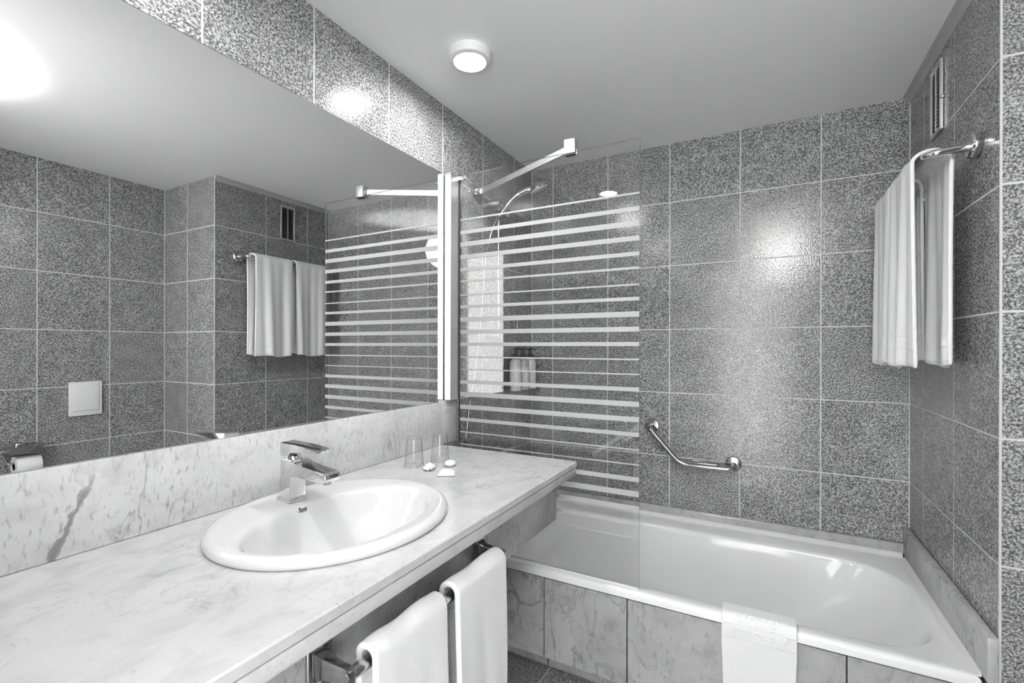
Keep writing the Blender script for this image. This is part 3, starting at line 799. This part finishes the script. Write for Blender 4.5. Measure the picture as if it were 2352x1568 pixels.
# ------------------------------------------------------------------ vent grille
vg = empty('vent_grille', (W, 2.172, 2.16)); tag(vg, 'tall louvred vent grille near the ceiling above the towel rail', 'vent')
vy0, vy1, vz0, vz1 = 2.114, 2.230, 2.040, 2.284
bm = bmesh.new()
for lo, hi in (((W - 0.010, vy0, vz0), (W - 0.0005, vy0 + 0.012, vz1)), ((W - 0.010, vy1 - 0.012, vz0), (W - 0.0005, vy1, vz1)), ((W - 0.010, vy0 + 0.012, vz0), (W - 0.0005, vy1 - 0.012, vz0 + 0.012)), ((W - 0.010, vy0 + 0.012, vz1 - 0.012), (W - 0.0005, vy1 - 0.012, vz1))):
    box(bm, lo, hi, 0.001, 1)
link('frame', to_mesh(bm, 'frame', 40), M['alu'], vg)
boxobj('mullion', (W - 0.009, 2.1695, vz0 + 0.012), (W - 0.001, 2.1745, vz1 - 0.012), M['alu'], vg)
boxobj('duct_shade_sheet', (W - 0.0022, vy0 + 0.004, vz0 + 0.004), (W - 0.0006, vy1 - 0.004, vz1 - 0.004), M['void'], vg)  # near-black sheet painting the shade behind the slats
for a, b in ((vy0 + 0.012, 2.1695), (2.1745, vy1 - 0.012)):
    for k in range(17):
        z = vz0 + 0.0175 + k * 0.0130
        bm = bmesh.new(); prism(bm, [(W - 0.0085, z - 0.0035), (W - 0.0078, z - 0.0040), (W - 0.0025, z + 0.0035), (W - 0.0032, z + 0.0040)], a, b, 'y')
        link('slat', to_mesh(bm, 'slat'), M['steel'], vg)
tubeobj('latch', [(W - 0.010, vy0 - 0.004, 2.148), (W - 0.001, vy0 - 0.004, 2.148)], 0.005, M['alu'], vg, 12)

# ------------------------------------------------------------------ cloth
def cloth(name, prof, a0, a1, axis, fold, mat, parent=None, thick=0.006, na=48, label=None):
    """strip of cloth: profile points (p, z) in the plane across `axis`, swept from a0 to a1 along axis.
       fold(s, t) -> (dp, da, dz): offset at arc fraction s and width fraction t"""
    P = [Vector((p[0], 0, p[1])) for p in prof]
    L = [0]
    for a, b in zip(P[:-1], P[1:]): L.append(L[-1] + (b - a).length)
    bm = bmesh.new(); g = []
    for i, p in enumerate(P):
        s = L[i] / L[-1]; row = []
        tn = (P[min(i + 1, len(P) - 1)] - P[max(i - 1, 0)]).normalized()
        nrm = Vector((-tn.z, 0, tn.x))
        for j in range(na + 1):
            t = j / na
            dn, da, dz = fold(s, t)
            c, a, z = p.x + nrm.x * dn, a0 + (a1 - a0) * t + da, p.z + nrm.z * dn + dz
            row.append(bm.verts.new((c, a, z) if axis == 'y' else (a, c, z)))
        g.append(row)
    for i in range(len(P) - 1):
        for j in range(na): bm.faces.new((g[i][j], g[i + 1][j], g[i + 1][j + 1], g[i][j + 1]))
    me = to_mesh(bm, name, 180)
    o = link(name, me, mat, parent)
    md = o.modifiers.new('thickness', 'SOLIDIFY'); md.thickness = thick; md.offset = 0.0
    md = o.modifiers.new('smooth', 'SUBSURF'); md.levels = 1; md.render_levels = 1
    return o

def drape(xf, xb, ztop, zf, zb, bulge=0.0, nf=26, nb=26, na=10):
    """over-a-bar profile: front bottom -> arch -> back bottom"""
    c, r = (xf + xb) / 2, (xb - xf) / 2
    ry = min(abs(r), 0.03)
    out = [(xf, zf + (ztop - ry - zf) * k / nf) for k in range(nf)]
    out += [(c - r * math.cos(PI * k / na), ztop - ry + ry * math.sin(PI * k / na)) for k in range(na + 1)]
    out += [(xb, ztop - ry + (zb - ztop + ry) * k / nb) for k in range(1, nb + 1)]
    return out

# towel rail on the alcove wall
tr = empty('towel_rail', (W, 2.1, 1.865)); tag(tr, 'chrome bent-tube towel rail below the vent grille', 'towel rail')
XB, ZB = 1.660, 1.862
tubeobj('bar', fillet([(W - 0.004, 1.815, 1.868), (XB, 1.815, ZB), (XB, 2.420, ZB), (W - 0.004, 2.420, 1.868)], 0.035, 8), 0.0115, M['chrome'], tr, 18)
for y in (1.815, 2.420):
    latheobj('flange', [(0.0, 0.0), (0.034, 0.0), (0.0355, 0.003), (0.0355, 0.015), (0.032, 0.0195), (0.014, 0.021), (0.0, 0.021)], (W - 0.0006, y, 1.868), (-1, 0, 0), M['chrome'], tr, 32)

def fold_a(s, t):
    h = abs(s - 0.5) * 2
    w = h ** 0.7
    d = 0.010 * w * math.sin(2 * PI * (1.6 * t + 0.1)) + 0.0045 * w * math.sin(2 * PI * (3.7 * t) + 2.0 + 2 * s)
    return (-d, 0.010 * w * math.sin(5 * t + 3 * s), 0.006 * math.sin(7 * t + (0 if s < .5 else 2)) * w)
def fold_b(s, t):
    h = abs(s - 0.5) * 2
    w = h ** 0.7
    d = 0.009 * w * math.sin(2 * PI * (1.4 * t + 0.55)) + 0.004 * w * math.sin(2 * PI * (4.1 * t) + 1.0 + 2 * s)
    return (-d, 0.012 * w * math.sin(4 * t + 2 + 2 * s), 0.006 * math.sin(6 * t + 1) * w)
tA = empty('bath_towel', (1.67, 1.97, 1.22)); tag(tA, 'white bath towel folded over the near end of the chrome rail', 'towel', 'towels on the wall rail')
cloth('towel_cloth', drape(1.632, 1.726, 1.886, 1.222, 1.230), 1.845, 2.108, 'y', fold_a, M['towel'], tA, 0.011)
tB = empty('bath_towel', (1.67, 2.27, 1.22)); tag(tB, 'white bath towel on the rail end nearest the corner', 'towel', 'towels on the wall rail')
cloth('towel_cloth', drape(1.634, 1.722, 1.886, 1.224, 1.236), 2.140, 2.392, 'y', fold_b, M['towel'], tB, 0.011)
def surf(prof, a0, a1, axis, fold):
    P = [Vector((p[0], 0, p[1])) for p in prof]
    L = [0.0]
    for a, b in zip(P[:-1], P[1:]): L.append(L[-1] + (b - a).length)
    def at(l, t, off):
        l = min(max(l, 0.0), L[-1] - 1e-6)
        i = max(k for k in range(len(P) - 1) if L[k] <= l)
        f = (l - L[i]) / (L[i + 1] - L[i])
        tn = (P[i + 1] - P[i]).normalized(); nr = Vector((-tn.z, 0, tn.x))
        dn, da, dz = fold(l / L[-1], t)
        p = P[i].lerp(P[i + 1], f) + nr * (dn + off)
        a = a0 + (a1 - a0) * t + da
        return Vector((p.x, a, p.z + dz)) if axis == 'y' else Vector((a, p.x, p.z + dz))
    return at, L[-1]
def ridges(tw, at, ls, off, t0=0.015, t1=0.985, r=0.0014, mat=None):
    for l in ls:
        bm = bmesh.new(); tube(bm, [at(l, t0 + (t1 - t0) * k / 40, off) for k in range(41)], r, 6)
        link('woven_ridge', to_mesh(bm, 'woven_ridge', 60), mat or M['towel'], tw)
for tw, pr_, a0, a1, fo in ((tA, drape(1.632, 1.726, 1.886, 1.222, 1.230), 1.845, 2.108, fold_a), (tB, drape(1.634, 1.722, 1.886, 1.224, 1.236), 2.140, 2.392, fold_b)):
    at, LL = surf(pr_, a0, a1, 'y', fo)
    ridges(tw, at, (0.016, 0.060, 0.098), 0.0058)
    ridges(tw, at, (LL - 0.014, LL - 0.055, LL - 0.093), -0.0058)
    if tw is tA:
        me = text_mesh('E', 0.036, 0.0012, lambda c: at(LL - 0.060 - c.y, 0.10 - c.x / (a1 - a0), -0.0058 - c.z), bevel=0.0006, bold=0.0006)
        link('raised_lettering', me, M['towel'], tw)

# ------------------------------------------------------------------ towel rail under the counter
ur = empty('counter_towel_rail', (0.56, 0.82, 0.73)); tag(ur, 'chrome towel rail with square mounts under the counter edge', 'towel rail')
XU, ZU = 0.622, 0.733
tubeobj('bar', [(XU, 0.552, ZU), (XU, 1.088, ZU)], 0.0115, M['steel'], ur, 18)
for y, sg in ((1.080, 1), (0.560, -1)):
    bm = bmesh.new()
    box(bm, (0.5465, y - 0.026, ZU - 0.048), (0.556, y + 0.026, ZU + 0.040), 0.004, 3)
    mo = link('mount_plate', to_mesh(bm, 'mount_plate', 35), M['darkchrome'], ur)
    bm = bmesh.new()
    loft(bm, [[(x, y + a, ZU + b) for a, b in ((-w_, -h_), (w_, -h_), (w_, h_ * 1.2), (-w_, h_ * 1.2))] for x, w_, h_ in ((0.555, 0.017, 0.024), (0.572, 0.011, 0.017), (0.598, 0.008, 0.0145), (0.622, 0.0075, 0.0145), (0.635, 0.007, 0.012))], True, True)
    bmesh.ops.bevel(bm, geom=bm.edges[:], offset=0.002, segments=2, profile=0.5, affect='EDGES')
    link('arm', to_mesh(bm, 'arm', 35), M['darkchrome'], mo)
def fold_c(s, t):
    h = abs(s - 0.5) * 2
    return (-(0.003 * h * math.sin(2 * PI * 1.1 * t + 1.0) + 0.0015 * h * math.sin(19 * t + 9 * s)), 0.003 * math.sin(9 * s), 0.002 * math.sin(11 * t))
def fold_d(s, t):
    h = abs(s - 0.5) * 2
    return (-(0.004 * h * math.sin(2 * PI * 0.8 * t + 2.2) + 0.0015 * h * math.sin(17 * t + 8 * s)), 0.004 * math.sin(8 * s), 0.002 * math.sin(9 * t + 1))
t1 = empty('hand_towel', (0.62, 0.70, 0.30)); tag(t1, 'white hand towel on the counter rail, the nearer of the pair', 'towel', 'towels under the counter')
cloth('towel_cloth', drape(0.643, 0.604, 0.7615, 0.300, 0.330), 0.602, 0.808, 'y', fold_c, M['towel'], t1, 0.014)
t2 = empty('hand_towel', (0.62, 0.94, 0.30)); tag(t2, 'white hand towel on the counter rail, the one nearer the bathtub', 'towel', 'towels under the counter')
cloth('towel_cloth', drape(0.645, 0.604, 0.7615, 0.300, 0.330), 0.845, 1.058, 'y', fold_d, M['towel'], t2, 0.014)

# ------------------------------------------------------------------ bath mat over the tub edge
mt = empty('bath_mat', (1.22, 1.69, 0.15)); tag(mt, 'white terry bath mat with raised hotel lettering hung over the tub edge', 'bath mat')
# path runs from the outside bottom, up, over the rim, down inside: (y, z)
yo, yi, zt_ = 1.680, 1.766, ZR + 0.009
path = [(yo, 0.10 + (0.385 - 0.10) * k / 24) for k in range(25)]
path += [(yo + 0.018 - 0.018 * math.cos(PI / 2 * k / 6), 0.385 + (zt_ - 0.385) * math.sin(PI / 2 * k / 6)) for k in range(1, 7)]
path += [(yo + 0.018 + (yi - 0.022 - yo - 0.018) * k / 6, zt_) for k in range(1, 7)]
path += [(yi - 0.022 + 0.022 * math.sin(PI / 2 * k / 5), zt_ - 0.020 + 0.020 * math.cos(PI / 2 * k / 5)) for k in range(1, 6)]
path += [(yi + 0.004 * k / 8, zt_ - 0.020 - 0.10 * k / 8) for k in range(1, 9)]
def fold_m(s, t): return (0.0025 * math.sin(7 * t) * (1 - s), 0.0, 0.0)
MX0, MX1 = 1.112, 1.326
cl_ = cloth('mat_cloth', path, MX0, MX1, 'x', lambda s, t: (0.002 * math.sin(6 * t + 1) * max(0, 0.5 - s), (t - 0.5) * -0.016 * max(0, (0.45 - s) / 0.45), 0), M['towel'], mt, 0.009, 40)
PL = [0.0]
for a, b in zip(path[:-1], path[1:]): PL.append(PL[-1] + math.hypot(b[0] - a[0], b[1] - a[1]))
def on_path(l, off):
    l = min(max(l, 0), PL[-1] - 1e-6)
    for i in range(len(PL) - 1):
        if PL[i] <= l <= PL[i + 1]: break
    f = (l - PL[i]) / (PL[i + 1] - PL[i])
    a, b = path[i], path[i + 1]
    t_ = Vector((b[0] - a[0], b[1] - a[1])).normalized(); n_ = Vector((-t_.y, t_.x))
    return a[0] + (b[0] - a[0]) * f + n_.x * off, a[1] + (b[1] - a[1]) * f + n_.y * off
def letters(txt, xc, lbase, size, sx=1.0, sy=1.0):
    def fn(c):
        y, z = on_path(lbase + c.y * sy, 0.0048 + c.z)
        return Vector((xc + c.x * sx, y, z))
    me = text_mesh(txt, size, 0.0026, fn, bevel=0.0008, bold=0.0010, cuts=1)
    o = link('raised_lettering', me, M['towel'], mt); o['label'] = 'raised terry letters'
    return o
letters('HOTEL', 1.222, 0.2975, 0.036, 1.12, 0.95)
letters('ERTO PAL', 1.219, 0.2595, 0.036, 1.10, 0.95)
for l in (0.2530, 0.2920):
    bm = bmesh.new()
    pts = []
    for k in range(25):
        x = MX0 + 0.006 + (MX1 - MX0 - 0.012) * k / 24
        if l > 0.28 and 1.150 < x < 1.292: continue
        pts.append(x)
    segs = [pts] if l < 0.28 else [[x for x in pts if x <= 1.150], [x for x in pts if x >= 1.292]]
    bm.free()
    for sgm in segs:
        if len(sgm) < 2: continue
        bm = bmesh.new(); tube(bm, [(x, *on_path(l, 0.0050)) for x in sgm], 0.0019, 6)
        link('stitched_border', to_mesh(bm, 'stitched_border', 60), M['towel'], mt)

# ------------------------------------------------------------------ ceiling lamps
def lamp(x, y, label):
    e = empty('ceiling_lamp', (x, y, H)); tag(e, label, 'lamp', 'round ceiling lamps')
    latheobj('housing', [(0.070, 0.0), (0.0765, 0.0), (0.0765, 0.026), (0.0740, 0.031), (0.066, 0.034), (0.058, 0.034), (0.0555, 0.031), (0.0555, 0.018)], (x, y, H - 0.0004), (0, 0, -1), M['lamphouse'], e, 56)
    bm = bmesh.new(); lathe(bm, [(0.0, 0.0295), (0.030, 0.0292), (0.0552, 0.0285)], (x, y, H - 0.0004), (0, 0, -1), 48, False)
    link('diffuser', to_mesh(bm, 'diffuser', 60), M['lamp'], e)
lamp(0.300, 1.410, 'round white ceiling lamp in front of the shower screen')
lamp(0.312, 0.385, 'round white ceiling lamp near the door, seen in the shower glass')

# ------------------------------------------------------------------ on the side wall, seen in the mirror
fp = empty('flush_plate', (W2, 1.25, 0.975)); tag(fp, 'white plastic toilet flush plate on the side wall, seen in the mirror', 'flush plate')
bm = bmesh.new(); box(bm, (W2 - 0.014, 1.172, 0.874), (W2 - 0.0005, 1.330, 1.077), 0.006, 3)
link('plate', to_mesh(bm, 'plate', 40), M['plastic'], fp)
bm = bmesh.new(); box(bm, (W2 - 0.0185, 1.193, 0.904), (W2 - 0.012, 1.312, 1.073), 0.004, 3)
link('push_button', to_mesh(bm, 'push_button', 40), M['plastic'], fp)
tp = empty('toilet_roll_holder', (W2, 0.975, 0.68)); tag(tp, 'dark chrome toilet roll holder with a lid, seen in the mirror', 'roll holder')
bm = bmesh.new(); prism(bm, [(W2 - 0.006, 0.735), (W2 - 0.020, 0.741), (W2 - 0.080, 0.735), (W2 - 0.118, 0.712), (W2 - 0.119, 0.716), (W2 - 0.080, 0.740), (W2 - 0.018, 0.747), (W2 - 0.006, 0.747)], 0.905, 1.045, 'y')
link('lid', to_mesh(bm, 'lid', 30), M['darkchrome'], tp)
boxobj('wall_plate', (W2 - 0.006, 0.905, 0.690), (W2 - 0.0005, 1.045, 0.750), M['darkchrome'], tp, bev=0.002)
latheobj('knob', [(0.0, 0.0), (0.014, 0.0), (0.016, 0.008), (0.012, 0.016), (0.0, 0.018)], (W2 - 0.020, 0.955, 0.744), (0, 0, 1), M['chrome'], tp, 20)
tubeobj('roll_arm', fillet([(W2 - 0.004, 0.907, 0.700), (W2 - 0.066, 0.907, 0.662), (W2 - 0.066, 1.040, 0.662)], 0.01, 4), 0.0045, M['chrome'], tp, 10)
rl = latheobj('toilet_roll', [(0.020, 0.0), (0.052, 0.0), (0.0525, 0.001), (0.0525, 0.099), (0.052, 0.100), (0.020, 0.100), (0.020, 0.0)], (W2 - 0.066, 0.930, 0.6455), (0, 1, 0), M['paper'], None, 40)
tag(rl, 'white toilet roll on the dark holder, seen in the mirror', 'toilet roll')
